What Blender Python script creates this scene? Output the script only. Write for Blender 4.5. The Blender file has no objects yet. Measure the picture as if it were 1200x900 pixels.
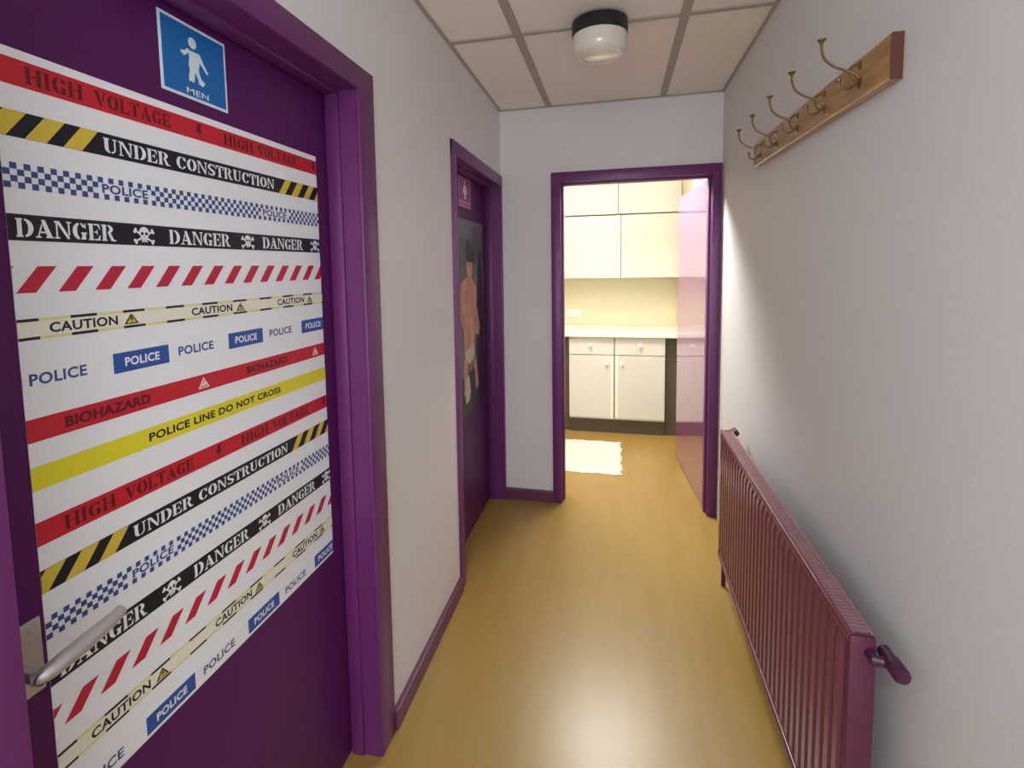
import bpy, bmesh, math, random
from mathutils import Vector, Matrix
random.seed(7)
S = bpy.context.scene
C = S.collection

# ------------------------------------------------------------------ camera, light, exposure
FPX, CX, CY = 600.08, 577.77, 362.99            # focal length and principal point in pixels of 1200x900
yaw, pitch, roll = 0.2377, -0.0832, -0.0171
EYE = Vector((0, 0, 1.4912))
def camera():
    F = Vector((-math.sin(yaw)*math.cos(pitch), math.cos(yaw)*math.cos(pitch), math.sin(pitch)))
    R = Vector((math.cos(yaw), math.sin(yaw), 0)); U = R.cross(F)
    c, s = math.cos(roll), math.sin(roll)
    R2 = R*c + U*s; U2 = U*c - R*s
    cd = bpy.data.cameras.new('camera'); co = bpy.data.objects.new('camera', cd); C.objects.link(co)
    co.matrix_world = Matrix(((R2.x, U2.x, -F.x, EYE.x), (R2.y, U2.y, -F.y, EYE.y), (R2.z, U2.z, -F.z, EYE.z), (0, 0, 0, 1)))
    cd.sensor_fit = 'HORIZONTAL'; cd.sensor_width = 36; cd.lens = FPX/1200*36
    cd.shift_x = (600-CX)/1200; cd.shift_y = -(450-CY)/1200
    cd.clip_start = 0.02; cd.clip_end = 60
    S.camera = co
camera()

def area(name, loc, target, size, size_y, power, col):
    l = bpy.data.lights.new(name, 'AREA'); l.shape = 'RECTANGLE'; l.size = size; l.size_y = size_y
    l.energy = power; l.color = col
    o = bpy.data.objects.new(name, l); C.objects.link(o); o.location = loc
    o.rotation_euler = (Vector(target)-Vector(loc)).to_track_quat('-Z', 'Y').to_euler()
    return o
area('kitchen_light', (-0.25, 3.72, 2.40), (0.15, 1.9, 0), 0.9, 0.25, 70, (1.0, 0.985, 0.945))
area('corridor_light', (-0.1, -0.95, 2.42), (-0.1, -0.95, 0), 0.6, 0.6, 22, (0.88, 0.94, 1.0))
area('rear_fill', (-0.05, -1.9, 1.5), (-0.05, 2, 1.75), 1.1, 1.7, 30, (0.88, 0.93, 1.0))  # fill light added behind the camera to lift walls and ceiling

w = bpy.data.worlds.new('world'); S.world = w; w.use_nodes = True
w.node_tree.nodes['Background'].inputs[0].default_value = (0.6, 0.62, 0.66, 1)
w.node_tree.nodes['Background'].inputs[1].default_value = 0.3
S.view_settings.view_transform = 'Standard'; S.view_settings.look = 'None'
S.view_settings.exposure = 0.28; S.view_settings.gamma = 1.0; S.view_settings.use_curve_mapping = False
S.cycles.max_bounces = 10; S.cycles.diffuse_bounces = 7; S.cycles.glossy_bounces = 5
S.cycles.use_denoising = True; S.cycles.sample_clamp_indirect = 6

# ------------------------------------------------------------------ materials
def lin(c):
    return tuple(((x/255)/12.92 if x/255 <= 0.04045 else ((x/255+0.055)/1.055)**2.4) for x in c) + (1,)
def mat(name, rgb, rough=0.6, metal=0, var=0.0, vscale=4, bump=0.0, bscale=80, coat=0, stretch=None, rgb2=None, spec=0.5):
    m = bpy.data.materials.new(name); m.use_nodes = True
    nt = m.node_tree; b = nt.nodes['Principled BSDF']
    b.inputs['Roughness'].default_value = rough; b.inputs['Metallic'].default_value = metal
    b.inputs['Coat Weight'].default_value = coat; b.inputs['Coat Roughness'].default_value = 0.08
    b.inputs['Specular IOR Level'].default_value = spec
    tc = nt.nodes.new('ShaderNodeTexCoord')
    src = tc.outputs['Object']
    if stretch:
        mp = nt.nodes.new('ShaderNodeMapping'); mp.inputs['Scale'].default_value = stretch
        nt.links.new(src, mp.inputs[0]); src = mp.outputs[0]
    n = nt.nodes.new('ShaderNodeTexNoise'); n.inputs['Scale'].default_value = vscale; n.inputs['Detail'].default_value = 4
    nt.links.new(src, n.inputs['Vector'])
    cr = nt.nodes.new('ShaderNodeValToRGB')
    c = lin(rgb); c2 = lin(rgb2) if rgb2 else tuple(x*(1-var) for x in c[:3])+(1,)
    cr.color_ramp.elements[0].position = 0.32; cr.color_ramp.elements[1].position = 0.68
    cr.color_ramp.elements[0].color = c2; cr.color_ramp.elements[1].color = c
    nt.links.new(n.outputs[0], cr.inputs[0]); nt.links.new(cr.outputs[0], b.inputs['Base Color'])
    if bump:
        n2 = nt.nodes.new('ShaderNodeTexNoise'); n2.inputs['Scale'].default_value = bscale; n2.inputs['Detail'].default_value = 3
        nt.links.new(src, n2.inputs['Vector'])
        bp = nt.nodes.new('ShaderNodeBump'); bp.inputs['Strength'].default_value = bump; bp.inputs['Distance'].default_value = 0.004
        nt.links.new(n2.outputs[0], bp.inputs['Height']); nt.links.new(bp.outputs[0], b.inputs['Normal'])
    return m
M = {}
M['wall'] = mat('wall_paint', (222, 221, 222), 0.55, var=0.02, bump=0.12, bscale=120)
M['kwall'] = mat('kitchen_wall_paint', (224, 217, 188), 0.5, var=0.02, bump=0.08)
M['kceil'] = mat('kitchen_ceiling_paint', (240, 236, 222), 0.7, var=0.02)
M['tile'] = mat('ceiling_tile_board', (240, 236, 228), 0.9, var=0.03, vscale=3, bump=0.5, bscale=220)
M['grid'] = mat('grid_metal', (168, 160, 150), 0.5, var=0.05)
M['floor'] = mat('vinyl_floor', (162, 132, 68), 0.32, vscale=2.2, rgb2=(156, 125, 62), bump=0.05, bscale=60, stretch=(7, 0.8, 1))
M['purple'] = mat('purple_gloss_paint', (104, 40, 104), 0.42, var=0.10, vscale=2.5, bump=0.06, bscale=14, stretch=(1, 1, 0.35), coat=0.08)
M['leafpurple'] = mat('purple_leaf_paint', (84, 24, 88), 0.4, var=0.10, vscale=1.5, bump=0.02, bscale=12, coat=0.0, spec=0.3)
M['kleaf'] = mat('glossy_purple_leaf_paint', (142, 84, 134), 0.12, var=0.04, vscale=1.5, coat=1.0)
M['skirt'] = mat('purple_skirting_paint', (104, 48, 84), 0.4, var=0.12, vscale=5)
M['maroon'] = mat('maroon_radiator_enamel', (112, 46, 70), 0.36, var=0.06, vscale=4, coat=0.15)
M['maroonsheen'] = mat('maroon_grille_sheen', (158, 118, 124), 0.3, var=0.1, vscale=8)  # maroon paled, the reflection along the radiator top put into the colour
M['casing'] = mat('maroon_casing_shaded', (92, 38, 62), 0.4, var=0.08, vscale=4)  # radiator maroon darkened, shade of the end caps put into the colour
M['valve'] = mat('valve_dark_enamel', (70, 30, 60), 0.35, var=0.1)
M['white'] = mat('print_white', (232, 236, 240), 0.42, var=0.01)
M['red'] = mat('print_red', (196, 28, 48), 0.42, var=0.05, vscale=6)
M['crimson'] = mat('print_crimson', (190, 30, 62), 0.42, var=0.04)
M['dred'] = mat('print_dark_red', (98, 14, 26), 0.45, var=0.08)
M['black'] = mat('print_black', (22, 22, 38), 0.4, var=0.05)
M['yellow'] = mat('print_amber_yellow', (214, 190, 66), 0.42, var=0.08, vscale=6)
M['lemon'] = mat('print_lemon', (224, 216, 44), 0.42, var=0.04)
M['paleyellow'] = mat('print_pale_yellow', (222, 220, 150), 0.42, var=0.04)
M['cream'] = mat('print_cream', (232, 230, 214), 0.42, var=0.02)
M['blue'] = mat('print_blue', (42, 84, 160), 0.42, var=0.04)
M['navy'] = mat('print_navy', (56, 80, 138), 0.42, var=0.05)
M['signblue'] = mat('sign_blue', (10, 104, 178), 0.35, var=0.03)
M['signwhite'] = mat('sign_white', (214, 232, 240), 0.4, var=0.02)
M['steel'] = mat('satin_aluminium', (206, 202, 204), 0.34, metal=0.75, var=0.05, vscale=20)
M['wood'] = mat('varnished_pine', (184, 142, 80), 0.3, vscale=5, rgb2=(146, 100, 48), stretch=(12, 1.2, 12), coat=0.4)
M['endwood'] = mat('dark_end_grain', (92, 48, 30), 0.5, var=0.3, vscale=30)
M['brass'] = mat('aged_brass', (150, 124, 84), 0.3, metal=0.85, var=0.25, vscale=25)
M['lampblack'] = mat('lamp_black_plastic', (22, 22, 30), 0.45, var=0.1)
M['opal'] = mat('opal_glass', (226, 222, 210), 0.12, var=0.02, coat=0.8)
M['cab'] = mat('cabinet_white_laminate', (222, 220, 208), 0.35, var=0.02)
M['cabcool'] = mat('cabinet_pale_laminate', (216, 222, 214), 0.3, var=0.02)
M['strip'] = mat('cabinet_edge_strip', (250, 246, 226), 0.3, var=0.01)
M['worktop'] = mat('worktop_white', (240, 238, 228), 0.25, var=0.02)
M['plinth'] = mat('plinth_dark_brown', (92, 82, 66), 0.5, var=0.1)
M['knob'] = mat('white_knob', (252, 252, 248), 0.2, var=0.01)
M['socket'] = mat('socket_plastic', (246, 244, 232), 0.3, var=0.01)
M['mat'] = mat('bath_mat_pile', (226, 222, 208), 0.95, var=0.08, vscale=60, bump=0.9, bscale=260)
M['pgrey'] = mat('poster_grey', (138, 138, 140), 0.3, vscale=3, rgb2=(72, 76, 76), coat=0.05)
M['pdark'] = mat('poster_dark', (30, 28, 32), 0.3, var=0.3, vscale=9)
M['skin'] = mat('poster_skin_tone', (214, 164, 132), 0.3, vscale=14, rgb2=(170, 112, 88))
M['pcloth'] = mat('poster_pale_cloth', (212, 204, 170), 0.3, var=0.15, vscale=30)
M['pinkprint'] = mat('sign_pink', (206, 140, 176), 0.35, var=0.05)
M['magenta'] = mat('sign_magenta', (150, 66, 124), 0.35, var=0.05)
M['voiddark'] = mat('dark_void', (40, 36, 34), 0.7, var=0.1)  # dark colour for the ceiling void and the socket holes

# ------------------------------------------------------------------ helpers
def tag(o, label=None, cat=None, group=None, kind=None):
    if label: o['label'] = label
    if cat: o['category'] = cat
    if group: o['group'] = group
    if kind: o['kind'] = kind
    return o
def empty(name, loc=(0, 0, 0)):
    o = bpy.data.objects.new(name, None); o.location = loc; o.empty_display_size = 0.05; C.objects.link(o); return o
def link(name, bm, mats, parent=None, smooth=False):
    me = bpy.data.meshes.new(name); bmesh.ops.recalc_face_normals(bm, faces=bm.faces) if smooth != 'raw' else None
    bm.to_mesh(me); bm.free()
    for m in (mats if isinstance(mats, (list, tuple)) else [mats]): me.materials.append(M[m] if isinstance(m, str) else m)
    if smooth is True:
        for p in me.polygons: p.use_smooth = True
        try: me.set_sharp_from_angle(angle=math.radians(40))
        except Exception: pass
    o = bpy.data.objects.new(name, me); C.objects.link(o)
    if parent is not None:
        o.parent = parent; o.location = -Vector(parent_loc(parent))
    return o
def parent_loc(p):
    v = Vector((0, 0, 0))
    while p is not None: v += Vector(p.location); p = p.parent
    return v
def bx(bm, x0, x1, y0, y1, z0, z1, bev=0.0, mi=0):
    vs = [bm.verts.new((x, y, z)) for x in (x0, x1) for y in (y0, y1) for z in (z0, z1)]
    q = [(0, 1, 3, 2), (4, 6, 7, 5), (0, 4, 5, 1), (2, 3, 7, 6), (0, 2, 6, 4), (1, 5, 7, 3)]
    fs = [bm.faces.new([vs[i] for i in f]) for f in q]
    for f in fs: f.material_index = mi
    if bev:
        es = list({e for f in fs for e in f.edges})
        r = bmesh.ops.bevel(bm, geom=es, offset=bev, segments=2, affect='EDGES', profile=0.5)
        for f in r['faces']: f.material_index = mi
def box(name, m, dims, parent=None, bev=0.0):
    bm = bmesh.new(); bx(bm, *dims, bev=bev); return link(name, bm, m, parent)
def boxes(name, m, lst, parent=None, bev=0.0):
    bm = bmesh.new()
    for d in lst: bx(bm, *d, bev=bev)
    return link(name, bm, m, parent)
def tube(bm, pts, r, n=8, cap=True, mi=0):
    pts = [Vector(p) for p in pts]; rings = []
    rs = r if isinstance(r, (list, tuple)) else [r]*len(pts)
    t0 = (pts[1]-pts[0]).normalized()
    a = t0.orthogonal().normalized()
    for i, p in enumerate(pts):
        t = (pts[min(i+1, len(pts)-1)]-pts[max(i-1, 0)]).normalized()
        a = (a - t*a.dot(t)).normalized(); b = t.cross(a)
        rings.append([bm.verts.new(p+(a*math.cos(2*math.pi*k/n)+b*math.sin(2*math.pi*k/n))*rs[i]) for k in range(n)])
    for i in range(len(rings)-1):
        for k in range(n):
            f = bm.faces.new((rings[i][k], rings[i][(k+1) % n], rings[i+1][(k+1) % n], rings[i+1][k])); f.material_index = mi
    if cap:
        bm.faces.new(rings[0][::-1]).material_index = mi; bm.faces.new(rings[-1]).material_index = mi
def curve(pts, n=6):
    P = [Vector(p) for p in pts]; P = [P[0]*2-P[1]]+P+[P[-1]*2-P[-2]]; out = []
    for i in range(1, len(P)-2):
        for k in range(n):
            t = k/n; a, b, c, d = P[i-1:i+3]
            out.append(0.5*((2*b)+(c-a)*t+(2*a-5*b+4*c-d)*t*t+(3*b-a-3*c+d)*t**3))
    return out+[P[-2]]
def lathe(bm, prof, origin, axis=(0, 0, 1), n=32, mi=0):
    ax = Vector(axis).normalized(); a = ax.orthogonal().normalized(); b = ax.cross(a); rings = []
    for r, h in prof:
        c = Vector(origin)+ax*h
        if r < 1e-6: rings.append([bm.verts.new(c)])
        else: rings.append([bm.verts.new(c+(a*math.cos(2*math.pi*k/n)+b*math.sin(2*math.pi*k/n))*r) for k in range(n)])
    for i in range(len(rings)-1):
        A, B = rings[i], rings[i+1]
        for k in range(n):
            k2 = (k+1) % n
            if len(A) == 1 and len(B) == 1: continue
            if len(A) == 1: f = bm.faces.new((A[0], B[k2], B[k]))
            elif len(B) == 1: f = bm.faces.new((A[k], A[k2], B[0]))
            else: f = bm.faces.new((A[k], A[k2], B[k2], B[k]))
            f.material_index = mi
# flat print on a plane x = const facing +x: (s along +y, t along +z)
class Print:
    def __init__(self, x): self.bm = bmesh.new(); self.x = x; self.mats = []
    def mi(self, m):
        if m not in self.mats: self.mats.append(m)
        return self.mats.index(m)
    def poly(self, pts, m, lift=0.0):
        a = sum(pts[i][0]*pts[(i+1) % len(pts)][1]-pts[(i+1) % len(pts)][0]*pts[i][1] for i in range(len(pts)))
        if a < 0: pts = pts[::-1]
        lift += (len(self.bm.faces) % 40)*6e-6   # each printed piece a hair proud of the one before
        vs = [self.bm.verts.new((self.x+lift, p[0], p[1])) for p in pts]
        f = self.bm.faces.new(vs); f.material_index = self.mi(m)
    def rect(self, a, b, c, d, m, lift=0.0): self.poly([(a, c), (b, c), (b, d), (a, d)], m, lift)
    def disc(self, y, z, ry, rz, m, lift=0.0, n=20): self.poly([(y+ry*math.cos(2*math.pi*k/n), z+rz*math.sin(2*math.pi*k/n)) for k in range(n)], m, lift)
    def mesh(self, verts, faces, m, y0, z0, sx, sz, lift=0.0):
        vs = [self.bm.verts.new((self.x+lift, y0+v[0]*sx, z0+v[1]*sz)) for v in verts]; mi = self.mi(m)
        for f in faces:
            try: g = self.bm.faces.new([vs[i] for i in f]); g.material_index = mi
            except ValueError: pass
    def done(self, name, parent): return link(name, self.bm, self.mats, parent, smooth='raw')
_tc = {}
def sans(s, bold=0.02):
    if (s, bold) in _tc: return _tc[(s, bold)]
    cu = bpy.data.curves.new('t', 'FONT'); cu.body = s; cu.size = 1; cu.offset = bold; cu.space_character = 1.06; cu.resolution_u = 3
    o = bpy.data.objects.new('t', cu); C.objects.link(o)
    dg = bpy.context.evaluated_depsgraph_get(); me = o.evaluated_get(dg).to_mesh()
    vs = [(v.co.x, v.co.y) for v in me.vertices]; fs = [tuple(p.vertices) for p in me.polygons]
    bpy.data.objects.remove(o, do_unlink=True); bpy.data.curves.remove(cu)
    x0 = min(v[0] for v in vs); x1 = max(v[0] for v in vs); y0 = min(v[1] for v in vs); y1 = max(v[1] for v in vs)
    vs = [((a-x0)/(x1-x0), (b-y0)/(y1-y0)) for a, b in vs]
    _tc[(s, bold)] = (vs, fs); return vs, fs
def sans_text(P, s, ya, yb, za, zb, m, lift, bold=0.02):
    vs, fs = sans(s, bold); P.mesh(vs, fs, m, ya, za, yb-ya, zb-za, lift)
# hand-cut stencil slab capitals, height 1
def R_(a, b, c, d): return [(a, c), (b, c), (b, d), (a, d)]
def arc(cx, cy, rx, ry, ix, iy, a0, a1, n=12):
    o = [(cx+rx*math.cos(math.radians(a0+(a1-a0)*k/n)), cy+ry*math.sin(math.radians(a0+(a1-a0)*k/n))) for k in range(n+1)]
    i = [(cx+ix*math.cos(math.radians(a0+(a1-a0)*k/n)), cy+iy*math.sin(math.radians(a0+(a1-a0)*k/n))) for k in range(n+1)]
    return o+i[::-1]
def stem(x, wd=0.24): return [R_(x, x+wd, .07, .93), R_(x-.07, x+wd+.05, 0, .08), R_(x-.07, x+wd+.05, .92, 1)]
G = {
 'H': (1.0, stem(.07)+stem(.67)+[R_(.36, .48, .45, .56), R_(.52, .63, .45, .56)]),
 'I': (.42, stem(.08)),
 'G': (.92, [arc(.46, .5, .45, .5, .17, .40, 100, 262), arc(.46, .5, .42, .5, .2, .42, 30, 80), arc(.46, .5, .42, .5, .2, .42, 280, 320), R_(.58, .82, .02, .42), R_(.52, .9, .36, .44), R_(.78, .84, .66, .98)]),
 'V': (.92, [[(.04, .95), (.33, .95), (.58, .1), (.46, 0), (.40, 0)], R_(-.02, .38, .92, 1), [(.60, .25), (.66, .40), (.84, .95), (.74, .95), (.56, .38)], R_(.64, .94, .92, 1)]),
 'O': (.92, [arc(.46, .5, .45, .5, .17, .40, 97, 263), arc(.46, .5, .45, .5, .17, .40, -83, 83)]),
 'L': (.78, stem(.07)+[R_(.40, .76, 0, .09), [(.76, .09), (.76, .36), (.70, .36), (.60, .09)]]),
 'T': (.84, [R_(.30, .54, .07, .86), R_(.22, .62, 0, .08), R_(0, .40, .9, 1), R_(.44, .84, .9, 1), [(0, .9), (.14, .9), (.06, .66), (0, .66)], [(.84, .9), (.70, .9), (.78, .66), (.84, .66)]]),
 'A': (1.0, [[(.36, 1), (.56, 1), (.92, .07), (.64, .07), (.40, .80)], R_(.56, 1.0, 0, .08), [(.36, .80), (.40, .66), (.20, .07), (.11, .07)], R_(0, .32, 0, .08), R_(.28, .56, .26, .35)]),
 'E': (.82, stem(.07)+[R_(.40, .76, 0, .09), R_(.40, .76, .91, 1), R_(.40, .58, .46, .55), R_(.56, .62, .36, .65), [(.76, .09), (.80, .32), (.74, .32), (.62, .09)], [(.76, .91), (.80, .68), (.74, .68), (.62, .91)]]),
 'U': (.96, [R_(.07, .33, .3, .93), R_(0, .40, .92, 1), arc(.45, .32, .38, .32, .12, .22, 180, 265), arc(.47, .32, .34, .32, .24, .22, 278, 360), R_(.71, .81, .32, .93), R_(.62, .92, .92, 1)]),
 'N': (1.0, [R_(.09, .19, .07, .86), R_(0, .30, 0, .08), [(.0, 1), (.30, 1), (.86, .12), (.86, 0), (.74, 0), (.22, .80), (.0, .92)], R_(.80, .90, .22, .93), R_(.70, 1.0, .92, 1)]),
 'D': (.94, stem(.07)+[arc(.42, .5, .50, .5, .22, .41, -84, 84)]),
 'R': (.98, stem(.07)+[arc(.42, .74, .38, .26, .13, .17, -86, 86), [(.42, .50), (.62, .50), (.84, .08), (.98, .08), (.98, 0), (.64, 0)]]),
 'C': (.88, [arc(.46, .5, .45, .5, .17, .40, 97, 263), arc(.46, .5, .42, .5, .24, .42, 25, 83), arc(.46, .5, .42, .5, .24, .42, 277, 330), R_(.78, .84, .64, .98)]),
 'S': (.76, [arc(.36, .72, .34, .28, .12, .17, 40, 215), arc(.40, .28, .34, .28, .12, .17, -145, 35), [(.06, .60), (.24, .66), (.72, .42), (.66, .26), (.50, .30), (.24, .44)], R_(.64, .70, .70, 1), R_(.04, .10, 0, .32)]),
}
def stencil_text(P, s, ya, yb, za, zb, m, lift):
    tot = sum((G[c][0]+.06) for c in s)-.06; k = (yb-ya)/tot; x = 0; h = zb-za
    for c in s:
        wd, polys = G[c]
        for p in polys: P.poly([(ya+(x+a)*k, za+b*h) for a, b in p], m, lift)
        x += wd+.06

# ------------------------------------------------------------------ setting
XL, XR, YB, ZC = -0.70, 0.5746, 3.1456, 2.4394
WT = 0.16
def wall_boxes(name, lst, label, m='wall'):
    return tag(boxes(name, m, lst), label, 'wall', kind='structure')
D1 = (0.34, 1.417, 2.050); D2 = (2.155, 3.140, 2.047)
wall_boxes('wall_left', [(XL-WT, XL, -2.6, D1[0]+.03, 0, ZC+.1), (XL-WT, XL, D1[0]+.03, D1[1]-.03, D1[2]-.03, ZC+.1), (XL-WT, XL, D1[1]-.03, D2[0]+.03, 0, ZC+.1),
    (XL-WT, XL, D2[0]+.03, D2[1]-.02, D2[2]-.03, ZC+.1), (XL-WT, XL, D2[1]-.02, YB, 0, ZC+.1)], 'pale grey plastered corridor wall holding the two purple toilet doors')
wall_boxes('wall_right', [(XR, XR+WT, -2.6, YB, 0, ZC+.1)], 'pale grey corridor wall behind the coat rack and radiator')
DX0, DX1, DZ = -0.3866, 0.5700, 2.049
wall_boxes('wall_back', [(XL-WT, DX0+.03, YB, YB+.13, 0, ZC+.1), (DX0+.03, DX1-.03, YB, YB+.13, DZ-.03, ZC+.1), (DX1-.03, XR+WT, YB, YB+.13, 0, ZC+.1)],
    'pale grey end wall of the corridor around the open kitchen doorway')
fl = tag(box('floor', 'floor', (-2.3, 1.2, -2.6, 5.3, -0.05, 0)), 'glossy tan wood-grain vinyl floor running from the corridor into the kitchen', 'floor', kind='structure')
# ceiling: structure with tiles and grid bars as parts
ce = tag(boxes('ceiling', 'voiddark', [(XL-WT, XR+WT, -2.6, YB, ZC+.06, ZC+.09)]), 'suspended corridor ceiling of cream boards in a grey grid', 'ceiling', kind='structure')
gx = [XL, -0.398, 0.252, XR]; gy = [-2.6, -1.39, -0.19, 0.975, 2.160, YB]
for i in range(3):
    for j in range(5):
        x0, x1, y0, y1 = gx[i], gx[i+1], gy[j], gy[j+1]
        bm = bmesh.new(); bx(bm, x0+.004, x1-.004, y0+.004, y1-.004, ZC+.004, ZC+.018, bev=0.002)
        link('ceiling_tile', bm, 'tile', ce)
for x in gx[1:3]: box('grid_bar', 'grid', (x-.017, x+.017, -2.6, YB, ZC-.003, ZC+.006), ce)
for y in gy[1:-1]: box('grid_bar', 'grid', (XL, XR, y-.012, y+.012, ZC-.002, ZC+.005), ce)
for q_ in [(XL, XL+.012, -2.6, YB, ZC-.004, ZC+.004), (XR-.012, XR, -2.6, YB, ZC-.004, ZC+.004), (XL, XR, YB-.012, YB, ZC-.004, ZC+.004)]: box('edge_angle', 'grid', q_, ce)
# skirtings
tag(box('baseboard_left', 'skirt', (XL-.002, XL+.018, D1[1], D2[0], 0, .068), bev=.003), 'purple skirting board between the two toilet doors', 'baseboard', kind='structure')
tag(box('baseboard_back', 'skirt', (XL, DX0, YB-.026, YB+.002, 0, .068), bev=.003), 'short purple skirting board beside the kitchen doorway', 'baseboard', kind='structure')
tag(box('baseboard_near', 'skirt', (XL-.002, XL+.018, -2.6, D1[0], 0, .068), bev=.003), 'purple skirting board before the first toilet door', 'baseboard', kind='structure')

def side_door(name, d, aw_far, label, hinge=True):
    y0, y1, z1 = d; r = empty(name, (XL, (y0+y1)/2, 0)); tag(r, label, 'door', kind='structure')
    a = 0.088 if name == 'door_1' else 0.06
    a1 = aw_far; at = .064
    bm = bmesh.new()
    bx(bm, XL-.004, XL+.010, y0, y0+a, 0, z1, .003); bx(bm, XL-.004, XL+.010, y1-a1, y1, 0, z1, .003)
    bx(bm, XL-.004, XL+.0105, y0, y1, z1-at, z1, .003)
    link('architrave', bm, 'purple', r, True)
    bm = bmesh.new()
    bx(bm, XL-.15, XL, y0+.02, y0+a+.001, 0, z1-at); bx(bm, XL-.15, XL, y1-a1-.001, y1-.015, 0, z1-at); bx(bm, XL-.15, XL, y0+.02, y1-.015, z1-at-.001, z1-.02)
    link('door_lining', bm, 'purple', r)
    bm = bmesh.new()  # rebate stops standing a little proud of the lining
    bx(bm, XL-.088, XL-.050, y0+a, y0+a+.010, 0, z1-at-.010, .002); bx(bm, XL-.088, XL-.050, y1-a1-.010, y1-a1, 0, z1-at-.010, .002); bx(bm, XL-.088, XL-.050, y0+a, y1-a1, z1-at-.012, z1-at, .002)
    link('door_stop', bm, 'purple', r, True)
    leaf = box('door_leaf', 'leafpurple', (XL-.134, XL-.094, y0+a+.004, y1-a1-.003, .006, z1-at-.004), r, bev=.0015)
    return r
LX = XL-.094
d1 = side_door('door_1', D1, .093, 'purple door of the gents covered by a sheet of printed hazard tapes')
d2 = side_door('door_2', D2, .036, 'purple door at the corridor end with a small pink sign and a poster')
# lever handle of door 1
pl = box('lock_plate', 'steel', (LX-.001, LX+.004, .452, .514, .905, 1.012), d1, bev=.0015); tag(pl, 'satin aluminium lock plate')
bm = bmesh.new()
bm.free()
for z in (.925, .998):
    bm = bmesh.new(); lathe(bm, [(.0, .0018), (.0028, .0015), (.0032, 0)], (LX+.004, .500, z), (1, 0, 0), 12); link('plate_screw', bm, 'steel', pl, True)
bm = bmesh.new()
lathe(bm, [(.016, 0), (.016, .006), (.010, .009), (.0085, .05), (.0085, .060)], (LX+.003, .472, .962), (1, 0, 0), 20)
pts = curve([(LX+.050, .466, .962), (LX+.058, .480, .963), (LX+.060, .505, .966), (LX+.059, .540, .969), (LX+.058, .572, .973), (LX+.056, .590, .977)])
tube(bm, pts, [.0085+.0035*math.sin(math.pi*min(1, i/(len(pts)-1)*1.05)) for i in range(len(pts))], 14)
tag(link('lever_handle', bm, 'steel', d1, True), 'satin aluminium lever handle')
# kitchen doorway frame + leaf
r3 = empty('door_3', ((DX0+DX1)/2, YB, 0)); tag(r3, 'purple framed doorway with its glossy leaf standing open into the kitchen', 'door', kind='structure')
bm = bmesh.new()
bx(bm, DX0, -.330, YB-.022, YB+.004, 0, DZ, .003); bx(bm, .522, DX1, YB-.022, YB+.004, 0, DZ, .003); bx(bm, DX0, DX1, YB-.0225, YB+.004, 1.990, DZ, .003)
link('architrave', bm, 'purple', r3, True)
bm = bmesh.new()
bx(bm, DX0+.02, -.329, YB, YB+.135, 0, 1.99); bx(bm, .520, DX1-.005, YB, YB+.135, 0, 1.99); bx(bm, DX0+.02, DX1-.01, YB, YB+.135, 1.989, DZ-.02)
link('door_lining', bm, 'purple', r3)
bm = bmesh.new()
bx(bm, -.329, -.318, YB+.03, YB+.085, 0, 1.98, .002); bx(bm, .509, .521, YB+.03, YB+.085, 0, 1.98, .002); bx(bm, -.329, .521, YB+.03, YB+.085, 1.978, 1.990, .002)
link('door_stop', bm, 'purple', r3, True)
hx, hy = .512, YB+.10; ang = math.atan2(4.00-hy, .452-hx); L = .83
bm = bmesh.new(); bx(bm, 0, L, -.038, 0, .008, 1.978, .002)
bmesh.ops.transform(bm, matrix=Matrix.Translation((hx, hy, 0)) @ Matrix.Rotation(ang, 4, 'Z'), verts=bm.verts)
lf3 = link('door_leaf', bm, 'kleaf', r3); tag(lf3, 'glossy purple leaf reflecting the kitchen cupboards')
for z in (.22, 1.0, 1.76):
    bm = bmesh.new(); tube(bm, [(hx+.004, hy+.006, z-.05), (hx+.004, hy+.006, z+.05)], .007, 10); link('hinge', bm, 'steel', r3, True)
# kitchen shell
KY0, KY1, KX0, KX1 = YB+.13, 5.12, -1.9, .5555
KZ = 2.44
wall_boxes('wall_kitchen_back', [(KX0, KX1+.1, KY1, KY1+.1, 0, KZ+.1)], 'warm yellow kitchen wall behind the cupboards', 'kwall')
wall_boxes('wall_kitchen_right', [(KX1, KX1+.1, KY0, KY1, 0, KZ+.1)], 'warm yellow kitchen wall hidden behind the open door leaf', 'kwall')
wall_boxes('wall_kitchen_left', [(KX0-.1, KX0, KY0-.1, KY1+.1, 0, KZ+.1), (KX0, XL-WT, KY0-.1, KY0, 0, KZ+.1)], 'warm yellow far side wall of the kitchen', 'kwall')
tag(box('ceiling_kitchen', 'kceil', (KX0, KX1+.1, KY0, KY1, KZ, KZ+.06)), 'pale kitchen ceiling seen through the doorway', 'ceiling', kind='structure')

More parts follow.
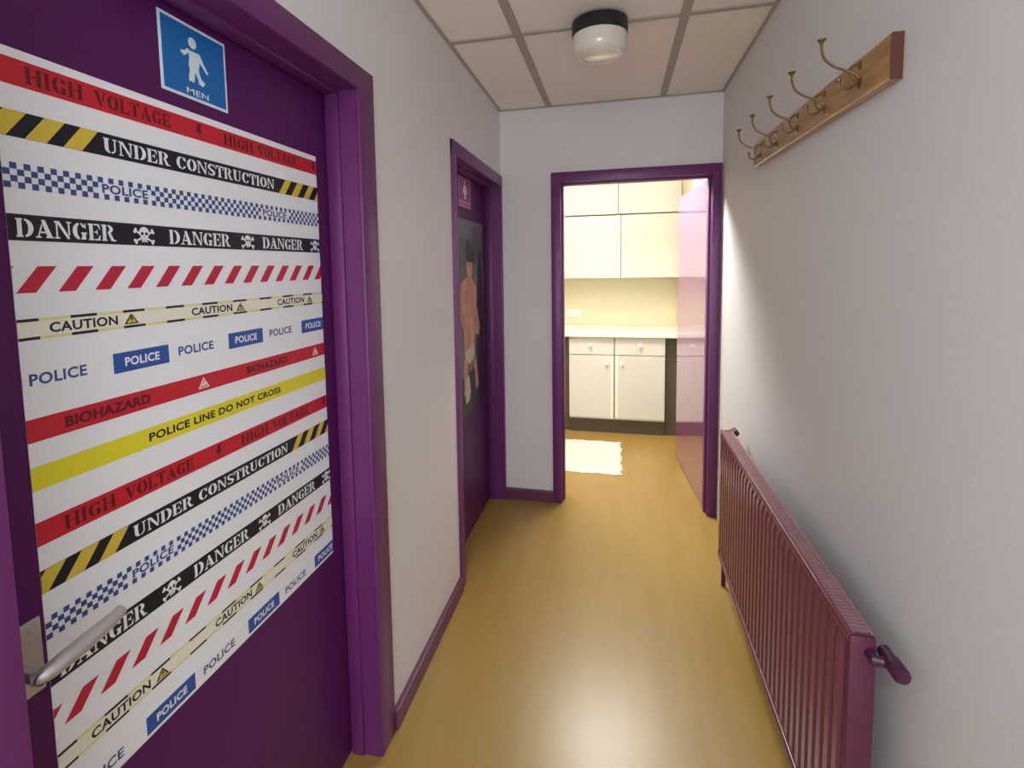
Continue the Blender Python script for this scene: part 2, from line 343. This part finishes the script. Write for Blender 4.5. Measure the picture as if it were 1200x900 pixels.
# ------------------------------------------------------------------ hazard tape sheet on door 1
SY0, SY1, SZ0, SZ1 = .5206, 1.2635, .680, 1.7965
sx = LX+.0012
sheet = tag(empty('hazard_tape_sheet', (LX, (SY0+SY1)/2, SZ0)), 'white plastic sheet printed with sixteen hazard tape stripes stuck on the purple gents door', 'poster')
box('backing_sheet', 'white', (LX+.0002, sx, SY0, SY1, SZ0, SZ1), sheet)
ZT = [1.7659+.0175, 1.7134, 1.6434, 1.5743, 1.5033, 1.4304, 1.3613, 1.2899, 1.2217, 1.1422, 1.0717, 1.0017, .9317, .8616, .7906, .7197]
HT = [.036, .0355, .0345, .036, .037, .030, .033, .033, .034, .0345, .034, .0335, .035, .0345, .031, .033]
e1, e2, e3 = .0003, .0006, .0009
def clip_par(P, b0, b1, sh, z0, z1, m, lift):   # slanted bar, clipped to the sheet
    pts = [(b0, z0), (b1, z0), (b1+sh, z1), (b0+sh, z1)]
    for lim, sgn in ((SY0, 1), (SY1, -1)):
        out = []
        for i in range(len(pts)):
            a, b = pts[i], pts[(i+1) % len(pts)]
            ia, ib = (a[0]-lim)*sgn >= 0, (b[0]-lim)*sgn >= 0
            if ia: out.append(a)
            if ia != ib:
                t = (lim-a[0])/(b[0]-a[0]); out.append((lim, a[1]+t*(b[1]-a[1])))
        pts = out
        if len(pts) < 3: return
    P.poly(pts, m, lift)
def base(z0, z1, m, label):
    bm = bmesh.new(); bx(bm, sx-.0002, sx+.0006, SY0, SY1, z0, z1)
    return tag(link('tape_stripe', bm, m, sheet), label)
LXP = sx+.0006
def bolt(P, y, z, h, m):
    P.poly([(y-.003, z+h/2), (y+.007, z+h/2), (y+.001, z+.004), (y+.008, z+.003), (y-.004, z-h/2), (y-.0005, z-.004), (y-.008, z-.003)], m, e1)
def skull(P, y, z, h, wm, bm_):
    k = h
    for s in (1, -1):
        a = math.atan2(.55, 1.0)*s; ca, sa = math.cos(a), math.sin(a); l, t = k*.66, k*.055
        P.poly([(y+ca*u-sa*v, z+sa*u+ca*v-.08*k) for u, v in ((-l, -t), (l, -t), (l, t), (-l, t))], wm, e1)
        for e in (1, -1):
            for q in (1, -1): P.disc(y+ca*l*e-sa*t*1.4*q, z+sa*l*e+ca*t*1.4*q-.08*k, k*.09, k*.09, wm, e1, 10)
    P.disc(y, z+.14*k, k*.34, k*.34, wm, e2); P.rect(y-.19*k, y+.19*k, z-.42*k, z-.05*k, wm, e2)
    for s in (1, -1): P.disc(y+s*.14*k, z+.08*k, k*.095, k*.10, bm_, e3, 12)
    P.poly([(y-.04*k, z-.14*k), (y+.04*k, z-.14*k), (y, z-.02*k)], bm_, e3)
    for q in (-.1, 0, .1): P.rect(y+q*k-.012*k, y+q*k+.012*k, z-.42*k, z-.26*k, bm_, e3)
def tri(P, y0, y1, z0, z1, m, inner, mark):
    yc = (y0+y1)/2; P.poly([(y0, z0), (y1, z0), (yc, z1)], m, e1)
    w_, h_ = (y1-y0), (z1-z0); P.poly([(y0+.17*w_, z0+.11*h_), (y1-.17*w_, z0+.11*h_), (yc, z1-.2*h_)], inner, e2)
    if mark == '!':
        P.poly([(yc-.05*w_, z0+.36*h_), (yc+.05*w_, z0+.36*h_), (yc+.06*w_, z0+.66*h_), (yc-.06*w_, z0+.66*h_)], m, e3); P.disc(yc, z0+.24*h_, .05*w_, .05*h_, m, e3, 8)
    else:
        for a in (90, 210, 330):
            P.disc(yc+.13*w_*math.cos(math.radians(a)), z0+.36*h_+.13*h_*math.sin(math.radians(a)), .11*w_, .12*h_, m, e3, 10)
        P.disc(yc, z0+.36*h_, .04*w_, .04*h_, inner, e3, 8)
def word(b, fn, *a):
    P = Print(LXP); fn(P, *a); P.done('lettering', b)
def row_hv(i):
    z1 = ZT[i]; z0 = z1-HT[i]; b = base(z0, z1, 'red', 'red stripe reading HIGH VOLTAGE in dark stencil letters')
    a, c = z0+.0065, z1-.0065
    for t, p, q in (('HIGH', .558, .638), ('VOLTAGE', .655, .796), ('HIGH', .926, 1.015), ('VOLTAGE', 1.031, 1.178)):
        word(b, stencil_text, t, p, q, a, c, 'dred', e1)
    for y in (.862, 1.248): P = Print(LXP); bolt(P, y, (z0+z1)/2, .026, 'dred'); P.done('lightning_bolt', b)
def row_uc(i):
    z1 = ZT[i]; z0 = z1-HT[i]; b = base(z0, z1, 'black', 'black stripe reading UNDER CONSTRUCTION between yellow diagonals')
    for a, c in ((.500, .528), (.551, .579), (.602, .629), (1.098, 1.122), (1.147, 1.172), (1.197, 1.221), (1.246, 1.27)): P = Print(LXP); clip_par(P, a, c, .028, z0, z1, 'yellow', e1); P.done('diagonal_bar', b)
    word(b, stencil_text, 'UNDER', .664, .789, z0+.006, z1-.0065, 'white', e1); word(b, stencil_text, 'CONSTRUCTION', .803, 1.082, z0+.006, z1-.0065, 'white', e1)
def row_check(i):
    z1 = ZT[i]; z0 = z1-HT[i]; b = base(z0, z1, 'white', 'blue and white chequered stripe reading POLICE')
    P = Print(LXP); q = (z1-z0)/4; n = 0; y = SY0
    while y < SY1-.001:
        for r in range(4):
            if (n+r) % 2: continue
            if r in (1, 2) and any(a < y+q and y < c for a, c in ((.652, .742), (1.032, 1.128))): continue
            P.rect(y, min(y+q, SY1), z0+r*q, z0+(r+1)*q, 'navy', e1)
        y += q; n += 1
    tag(P.done('chequers', b), kind='stuff')
    for a, c in ((.656, .738), (1.036, 1.122)): word(b, sans_text, 'POLICE', a, c, z0+q*1.15, z1-q*1.15, 'navy', e2, .03)
def row_danger(i):
    z1 = ZT[i]; z0 = z1-HT[i]; b = base(z0, z1, 'black', 'black stripe reading DANGER between white skulls')
    zc = (z0+z1)/2; o = .004 if i > 5 else 0
    for a, c in ((.530, .673), (.776, .928), (1.030, 1.185)): word(b, stencil_text, 'DANGER', a+o, c+o, z0+.005, z1-.0055, 'white', e1)
    for y in (.725, .981, 1.240): P = Print(LXP); skull(P, y+o, zc, .029, 'white', 'black'); P.done('skull', b)
def row_bars(i):
    z1 = ZT[i]; z0 = z1-HT[i]; b = base(z0, z1, 'white', 'white stripe crossed by slanting crimson bars')
    o = .010 if i > 5 else 0
    for k in range(-1, 14):
        P = Print(LXP); clip_par(P, .523+o+k*.0545, .548+o+k*.0545, .030, z0, z1, 'crimson', e1)
        if len(P.bm.faces): P.done('diagonal_bar', b)
        else: P.bm.free()
def row_caution(i):
    z1 = ZT[i]; z0 = z1-HT[i]; b = base(z0, z1, 'paleyellow', 'pale yellow stripe reading CAUTION with dashed black edges')
    P = Print(LXP); P.rect(SY0, SY1, z0+.0042, z1-.0042, 'cream', e1)
    for k in range(10):
        a = .508+k*.0835
        for q0, q1 in ((z0, z0+.0042), (z1-.0042, z1)): clip_par(P, a, a+.040, 0, q0, q1, 'black', e1)
    tag(P.done('dashes', b), kind='stuff'); o = .008 if i > 8 else 0
    for a, c in ((.561, .665), (.815, .922), (1.071, 1.179)):
        word(b, sans_text, 'CAUTION', a+o, c+o, z0+.0075, z1-.0075, 'black', e2, .03)
        P = Print(LXP); tri(P, c+.011+o, c+.038+o, z0+.006, z1-.006, 'black', 'yellow', '!'); P.done('warning_triangle', b)
def row_police(i):
    z1 = ZT[i]; z0 = z1-HT[i]; b = base(z0, z1, 'cream' if 0 else 'white', 'white stripe reading POLICE with alternate blue blocks')
    o = .008 if i > 8 else 0
    for a, c in ((.652, .758), (.906, 1.013), (1.163, SY1-o)): P = Print(LXP); P.rect(a+o, min(c+o, SY1), z0, z1, 'blue', e1); P.done('blue_block', b)
    for a, c in ((.529, .609), (.779, .864), (1.037, 1.121)): word(b, sans_text, 'POLICE', a+o, c+o, z0+.008, z1-.008, 'navy', e1, .028)
    for a, c in ((.672, .738), (.925, .993), (1.180, 1.250)): word(b, sans_text, 'POLICE', a+o, min(c+o, 1.262), z0+.009, z1-.009, 'white', e2, .03)
def row_bio(i):
    z1 = ZT[i]; z0 = z1-HT[i]; b = base(z0, z1, 'red', 'red stripe reading BIOHAZARD in dark letters')
    for a, c in ((.571, .714), (.954, 1.098)): word(b, sans_text, 'BIOHAZARD', a, c, z0+.008, z1-.008, 'dred', e1, .045)
    for a, c in ((.819, .848), (1.205, 1.233)): P = Print(LXP); tri(P, a, c, z0+.006, z1-.005, 'cream', 'red', 'bio'); P.done('hazard_triangle', b)
def row_line(i):
    z1 = ZT[i]; z0 = z1-HT[i]; b = base(z0, z1, 'lemon', 'lemon yellow stripe reading POLICE LINE DO NOT CROSS')
    P = Print(LXP); sans_text(P, 'POLICE LINE DO NOT CROSS', .706, 1.066, z0+.0095, z1-.0095, 'black', e1, .03); P.done('lettering', b)
for i, f in enumerate([row_hv, row_uc, row_check, row_danger, row_bars, row_caution, row_police, row_bio, row_line, row_hv, row_uc, row_check, row_danger, row_bars, row_caution, row_police]): f(i)

# ------------------------------------------------------------------ MEN sign
ms = tag(empty('men_sign', (LX, .862, 1.822)), 'square blue MEN sign with a white figure above the hazard tape sheet', 'sign')
box('sign_plate', 'signwhite', (LX+.0001, LX+.002, .783, .944, 1.821, 1.960), ms, bev=.0005)
P = Print(LX+.0021); P.rect(.788, .939, 1.8265, 1.9545, 'signblue', 0); P.done('blue_field', ms)
P = Print(LX+.0021)
P.disc(.858, 1.926, .0095, .0115, 'signwhite', e1)
P.poly([(.848, 1.909), (.869, 1.909), (.874, 1.893), (.870, 1.876), (.871, 1.868), (.849, 1.868), (.847, 1.878), (.849, 1.892)], 'signwhite', e1)
P.poly([(.850, 1.910), (.846, 1.900), (.838, 1.893), (.831, 1.897), (.830, 1.902), (.840, 1.904), (.845, 1.911)], 'signwhite', e1)
P.poly([(.868, 1.910), (.874, 1.909), (.882, 1.893), (.890, 1.880), (.893, 1.876), (.889, 1.873), (.878, 1.886), (.868, 1.898)], 'signwhite', e1)
P.poly([(.849, 1.869), (.861, 1.869), (.859, 1.852), (.858, 1.845), (.846, 1.845), (.846, 1.855)], 'signwhite', e1)
P.poly([(.859, 1.869), (.871, 1.869), (.875, 1.858), (.884, 1.852), (.878, 1.843), (.868, 1.846), (.867, 1.855)], 'signwhite', e1)
for v in P.bm.verts: v.co.z = 1.938+(v.co.z-1.9375)*.90; v.co.y = .860+(v.co.y-.860)*1.05
P.done('figure', ms)
P = Print(LX+.0021); sans_text(P, 'MEN', .838, .892, 1.8305, 1.8415, 'signwhite', e1, .015); P.done('lettering', ms)

# ------------------------------------------------------------------ pink sign and poster on door 2
ps = tag(empty('pictogram_sign', (LX, 2.67, 1.813)), 'small pink sign with a pale standing pictogram above the poster on the far toilet door', 'sign')
box('sign_plate', 'pinkprint', (LX+.0001, LX+.002, 2.560, 2.785, 1.812, 1.968), ps, bev=.0005)
P = Print(LX+.0021); P.rect(2.570, 2.775, 1.843, 1.961, 'magenta', 0); P.rect(2.570, 2.775, 1.822, 1.832, 'magenta', 0); P.done('magenta_field', ps)
P = Print(LX+.0021); P.disc(2.672, 1.944, .014, .009, 'signwhite', e1)
P.poly([(2.655, 1.932), (2.690, 1.932), (2.712, 1.884), (2.688, 1.884), (2.684, 1.856), (2.660, 1.856), (2.656, 1.884), (2.632, 1.884)], 'signwhite', e1); P.done('figure', ps)
po = tag(empty('photo_poster', (LX, 2.78, .69)), 'tall dark photo poster of a bare-chested figure on the far purple door', 'poster')
box('paper', 'pgrey', (LX+.0001, LX+.0012, 2.530, 3.030, .690, 1.748), po)
P = Print(LX+.0013)
P.poly([(2.530, .690), (3.030, .690), (3.030, .86), (2.80, .92), (2.530, .90)], 'pdark', 0)
P.poly([(2.85, .86), (3.02, .86), (3.02, 1.30), (3.00, 1.48), (2.95, 1.60), (2.92, 1.56), (2.89, 1.42), (2.86, 1.2)], 'pdark', 0)
P.poly([(2.67, 1.53), (2.66, 1.59), (2.70, 1.65), (2.76, 1.62), (2.83, 1.60), (2.86, 1.55), (2.83, 1.50), (2.79, 1.525), (2.73, 1.515)], 'pdark', e2)
P.done('dark_shapes', po)
P = Print(LX+.0013)
P.disc(2.735, 1.49, .055, .065, 'skin', e1)
P.poly([(2.56, 1.40), (2.66, 1.44), (2.71, 1.43), (2.78, 1.43), (2.86, 1.38), (2.87, 1.22), (2.82, 1.12), (2.80, 1.02), (2.62, 1.02), (2.60, 1.15), (2.55, 1.22)], 'skin', e1)
P.poly([(2.82, 1.22), (2.87, 1.26), (2.93, 1.14), (2.90, 1.09), (2.80, 1.12)], 'skin', e1)
P.poly([(2.60, 1.00), (2.68, 1.00), (2.66, .90), (2.63, .80), (2.58, .80)], 'skin', e1)
P.poly([(2.74, 1.00), (2.82, 1.00), (2.86, .90), (2.88, .80), (2.82, .78), (2.80, .9)], 'skin', e1)
P.done('bare_figure', po)
P = Print(LX+.0013)
P.poly([(2.61, 1.04), (2.81, 1.05), (2.80, 1.00), (2.73, .96), (2.70, .955), (2.62, 1.0)], 'pcloth', e2)
P.poly([(2.62, .89), (2.68, .90), (2.71, .80), (2.68, .755), (2.62, .75), (2.61, .80)], 'pcloth', e2)
P.done('pale_clothing', po)

# ------------------------------------------------------------------ bulkhead lamp
lc = (-.068, 2.135)
la = tag(empty('ceiling_lamp', (lc[0], lc[1], ZC)), 'round unlit bulkhead lamp with black ring and opal glass under the ceiling boards', 'lamp')
bm = bmesh.new(); lathe(bm, [(.0, -.003), (.107, -.003), (.1075, -.008), (.1075, -.052), (.104, -.056), (.0, -.056)], (lc[0], lc[1], ZC), n=48); link('lamp_base', bm, 'lampblack', la, True)
bm = bmesh.new(); lathe(bm, [(.1045, -.054), (.106, -.060), (.106, -.100), (.101, -.118), (.088, -.131), (.060, -.139), (.0, -.142)], (lc[0], lc[1], ZC), n=48); link('lamp_glass', bm, 'opal', la, True)

# ------------------------------------------------------------------ coat rack
cr = tag(empty('coat_rack', (XR, 1.8, 1.87)), 'varnished pine coat rack with five wire hooks high on the pale wall', 'coat rack')
bm = bmesh.new()
y0, y1 = 1.265, 2.360
sec = [(XR-.001, 1.866), (XR-.0225, 1.866), (XR-.0250, 1.870), (XR-.0250, 1.957), (XR-.0225, 1.961), (XR-.001, 1.961)]
A = [bm.verts.new((x, y0, z)) for x, z in sec]; B = [bm.verts.new((x, y1, z+.018)) for x, z in sec]
for k in range(6): bm.faces.new((A[k], A[(k+1) % 6], B[(k+1) % 6], B[k]))
f = bm.faces.new(A[::-1]); f.material_index = 1; f = bm.faces.new(B); f.material_index = 1
link('board', bm, ['wood', 'endwood'], cr)
def make_hook(y, dz):
    X = XR-.0250
    bm = bmesh.new(); n = 7
    tube(bm, curve([(X-.001, y, 1.915+dz), (X-.012, y, 1.926+dz), (X-.030, y, 1.936+dz), (X-.055, y, 1.948+dz), (X-.074, y, 1.966+dz), (X-.081, y, 1.988+dz), (X-.082, y, 2.006+dz)]), .0032, n)
    tube(bm, curve([(X-.001, y, 1.948+dz), (X-.016, y, 1.944+dz), (X-.024, y, 1.925+dz), (X-.014, y, 1.905+dz), (X-.004, y, 1.903+dz)]), .0030, n)
    tube(bm, curve([(X-.004, y, 1.912+dz), (X-.014, y, 1.899+dz), (X-.028, y, 1.894+dz), (X-.040, y, 1.900+dz), (X-.044, y, 1.914+dz)]), .0030, n)
    h = link('hook', bm, 'brass', cr, True)
    bm = bmesh.new(); lathe(bm, [(.0032, -.008), (.006, -.002), (.0095, .001), (.0095, .004), (.0, .005)], (X-.082, y, 2.008+dz), n=14); link('hook_tip', bm, 'brass', h, True); bm = bmesh.new()
    lathe(bm, [(.0, -.006), (.0045, -.004), (.006, 0), (.0045, .004), (0, .006)], (X-.044, y, 1.916+dz), n=12)
    link('hook_tip', bm, 'brass', h, True)
    bm = bmesh.new(); lathe(bm, [(.0, .004), (.008, .003), (.013, .001), (.013, 0)], (X, y, 1.905+dz), (-1, 0, 0), 16); link('hook_plate', bm, 'brass', h, True); bm = bmesh.new()
    lathe(bm, [(.0, .004), (.007, .003), (.010, .001), (.010, 0)], (X, y, 1.945+dz), (-1, 0, 0), 16)
    link('hook_plate', bm, 'brass', h, True)
for k, y in enumerate((1.403, 1.616, 1.826, 2.040, 2.247)): make_hook(y, 0.004*k/4)

# ------------------------------------------------------------------ radiator
ra = tag(empty('radiator', (.5, 1.8, 0)), 'long maroon ribbed panel radiator standing against the pale wall under the coat rack', 'radiator')
RX0, RX1, RY0, RY1, RZ0, RZ1 = .462, .512, 1.125, 2.470, .130, .735
bm = bmesh.new(); npan = 30; pit = (RY1-RY0-.04)/npan; prof = []
prof.append((RY0+.004, 0.0))
for k in range(npan):
    a = RY0+.02+k*pit
    prof += [(a, .004), (a+pit*.28, .004), (a+pit*.36, -.0065), (a+pit*.86, -.0065), (a+pit*.94, .004)]
prof.append((RY1-.004, 0.0))
zs = [(RZ0+.012, 0), (RZ0+.03, 0), (RZ0+.05, 1), (RZ1-.050, 1), (RZ1-.028, 0), (RZ1-.012, 0)]
g = [[bm.verts.new((RX0+.006+dx*k, y, z)) for y, dx in prof] for z, k in zs]
for i in range(len(zs)-1):
    for j in range(len(prof)-1): bm.faces.new((g[i][j], g[i][j+1], g[i+1][j+1], g[i+1][j]))
link('ribbed_panel', bm, 'maroon', ra, True)
bm = bmesh.new()   # casing: end caps, rolled top and bottom edges
bx(bm, RX0+.002, RX1, RY0-.002, RY0+.014, RZ0, RZ1-.004, .004); bx(bm, RX0+.002, RX1, RY1-.014, RY1+.002, RZ0, RZ1-.004, .004)
bx(bm, RX0+.016, RX1, RY0, RY1, RZ0+.01, RZ1-.02)
link('casing', bm, 'casing', ra, True)
bm = bmesh.new(); tube(bm, [(RX0+.007, RY0+.004, RZ1-.010), (RX0+.007, RY1-.004, RZ1-.010)], .0085, 14)
link('top_edge', bm, 'maroon', ra, True)
bm = bmesh.new(); tube(bm, [(RX0+.007, RY0+.004, RZ0+.010), (RX0+.007, RY1-.004, RZ0+.010)], .0085, 14)
link('bottom_edge', bm, 'maroon', ra, True)
bm = bmesh.new(); y = RY0+.02
bx(bm, RX0+.008, RX0+.014, RY0+.01, RY1-.01, RZ1-.016, RZ1-.003); bx(bm, RX1-.006, RX1, RY0+.01, RY1-.01, RZ1-.016, RZ1-.003)
while y < RY1-.02: bx(bm, RX0+.012, RX1-.004, y, y+.006, RZ1-.014, RZ1-.004); y += .012
link('top_grille', bm, 'maroonsheen', ra)
bm = bmesh.new(); tube(bm, [(RX1-.012, RY0+.005, .700), (RX1-.012, RY0-.022, .700), (RX1+.016, RY0-.026, .702)], .011, 12)
tube(bm, [(RX1+.016, RY0+.006, .704), (RX1+.016, RY0-.020, .704), (RX1+.016, RY0-.026, .704), (RX1+.016, RY0-.062, .704), (RX1+.016, RY0-.068, .704)], [.013, .013, .016, .016, .012], 18)
link('valve', bm, 'valve', ra, True)
bm = bmesh.new(); tube(bm, [(RX1-.012, RY1-.005, .715), (RX1-.012, RY1+.020, .715), (RX1+.015, RY1+.022, .722)], .009, 12)
tube(bm, [(RX1+.016, RY1+.030, .722), (RX1+.016, RY1-.018, .722)], .013, 16); link('valve', bm, 'valve', ra, True)
bm = bmesh.new(); tube(bm, [(RX0+.022, RY1-.03, RZ0+.02), (RX0+.022, RY1-.03, 0)], .010, 12); link('floor_pipe', bm, 'valve', ra, True)
bm = bmesh.new(); tube(bm, [(RX0+.03, RY0+.05, RZ0+.02), (RX0+.03, RY0+.05, 0)], .010, 12); link('floor_pipe', bm, 'valve', ra, True)
for yb in (RY0+.20, RY1-.23): box('wall_bracket', 'maroon', (RX1-.002, XR-.0005, yb, yb+.03, .20, .56), ra)
# thin pale cable dropping behind the radiator
bm = bmesh.new(); tube(bm, curve([(XR-.003, 2.620, .645), (XR-.003, 2.600, .615), (XR-.003, 2.55, .590), (XR-.003, 2.50, .54)]), .003, 6)
tag(link('cable', bm, 'grid', None, True), 'thin pale cable end on the wall just above the radiator', 'cable')

# ------------------------------------------------------------------ kitchen
def knob(pos, parent):
    bm = bmesh.new(); lathe(bm, [(.005, 0), (.006, .008), (.013, .014), (.015, .020), (.011, .026), (0, .028)], pos, (0, -1, 0), 16)
    o = link('knob', bm, 'knob', parent, True); return o
def base_cab(x0, x1, sx0, sx1, kx, dx, label):
    t = tag(empty('base_cabinet', ((x0+x1)/2, 4.55, 0)), label, 'cabinet', 'white cupboards under the kitchen worktop')
    boxes('carcass', 'cab', [(x0+.002, x1-.002, 4.552, KY1-.01, .13, .866)], t)
    boxes('plinth', 'plinth', [(x0, x1, 4.58, 4.60, 0, .135)], t)
    d = box('door', 'cab', (x0+.003, x1-.003, 4.532, 4.551, .147, .703), t, bev=.002)
    box('edge_strip', 'strip', (sx0, sx1, 4.527, 4.5325, .147, .703), d, bev=.001)
    knob((kx, 4.532, .633), d)
    w_ = box('drawer', 'cab', (x0+.003, x1-.003, 4.532, 4.551, .711, .862), t, bev=.002); knob((dx, 4.532, .797), w_)
    return t
base_cab(-.412, -.0185, -.049, -.026, -.083, -.222, 'white kitchen base cupboard on the side of the bath mat')
base_cab(-.0165, .405, -.010, .013, .047, .196, 'white kitchen base cupboard nearer the open door leaf')
wk = tag(box('worktop', 'worktop', (-1.4, KX1-.002, 4.500, KY1-.001, .868, .905), bev=.003), 'bright white kitchen worktop over the base cupboards', 'worktop')
box('recess_panel', 'plinth', (.407, KX1-.002, 4.60, 4.62, 0, .868), wk); box('recess_panel', 'plinth', (-1.4, -.415, 4.60, 4.62, 0, .868), wk)  # dark panels put in for the shaded recesses beside the cupboards
def wall_cab(name, x0, x1, z0, z1, strip, kp, label, m, grp):
    t = tag(empty(name, ((x0+x1)/2, 4.95, z0)), label, 'cabinet', grp)
    box('carcass', 'cab', (x0+.001, x1-.001, 4.822, KY1-.002, z0, z1), t)
    d = box('door', m, (x0+.002, x1-.002, 4.800, 4.820, z0+.002, z1-.004), t, bev=.002)
    if strip: box('edge_strip', 'strip', (strip[0], strip[1], 4.794, 4.8005, z0+.002, z1-.004), d, bev=.001)
    if kp: knob((kp[0], 4.800, kp[1]), d)
    return t
g1 = 'white wall cupboards over the worktop'; g2 = 'shallow cupboards under the kitchen ceiling'
wall_cab('wall_cabinet', -.520, .036, 1.372, 1.940, (.003, .033), (-.028, 1.456), 'white wall cupboard above the double socket', 'cabcool', g1)
wall_cab('wall_cabinet', .038, .553, 1.372, 1.940, (.041, .071), (.108, 1.454), 'white wall cupboard next to the open door leaf', 'cab', g1)
wall_cab('top_cabinet', -.520, .012, 1.948, 2.41, None, None, 'shallow cream top cupboard over the wall cupboard by the socket', 'cab', g2)
wall_cab('top_cabinet', .014, .553, 1.948, 2.41, None, None, 'shallow cream top cupboard on the side of the open door leaf', 'cab', g2)
wall_cab('wall_cabinet', -1.10, -.522, 1.372, 1.940, None, None, 'white wall cupboard hidden behind the purple door frame', 'cabcool', g1)
so = tag(empty('wall_socket', (-.42, KY1, 1.03)), 'white double wall socket above the kitchen worktop', 'socket')
box('socket_plate', 'socket', (-.490, -.350, KY1-.010, KY1-.0005, .985, 1.058), so, bev=.003)
for x in (-.458, -.388): box('socket_switch', 'knob', (x-.008, x+.008, KY1-.014, KY1-.009, 1.030, 1.046), so, bev=.001)
for x in (-.458, -.388):
    for a, b in ((-.010, 1.0), (.010, 1.0), (0, 1.013)): box('socket_hole', 'voiddark', (x+a-.003, x+a+.003, KY1-.0104, KY1-.0098, b, b+.007), so)
# bath mat
bm = bmesh.new(); nx, ny = 60, 80; mx0, mx1, my0, my1 = -.52, .040, 3.630, 4.318; rows = []
rr = random.Random(3)
for j in range(ny+1):
    row = []
    for i in range(nx+1):
        u, v = i/nx, j/ny
        ex = min(u, 1-u)*(mx1-mx0); ey = min(v, 1-v)*(my1-my0); e = min(ex, ey, .03)/.03
        h = .003+.013*math.sqrt(e)+(rr.random()-.5)*.005*e
        wob = .006*math.sin(v*23+u*3)+.004*math.sin(v*51); wy = .006*math.sin(u*19+1)+.004*math.sin(u*47)
        ed = 1 if ex < .03 else 0
        row.append(bm.verts.new((mx0+u*(mx1-mx0)+wob*(1 if ex < .06 else .2), my0+v*(my1-my0)+wy*(1 if ey < .06 else .2), h)))
    rows.append(row)
for j in range(ny):
    for i in range(nx): bm.faces.new((rows[j][i], rows[j][i+1], rows[j+1][i+1], rows[j+1][i]))
tag(link('bath_mat', bm, 'mat', None, True), 'white fluffy bath mat lying on the kitchen floor in the doorway', 'mat')
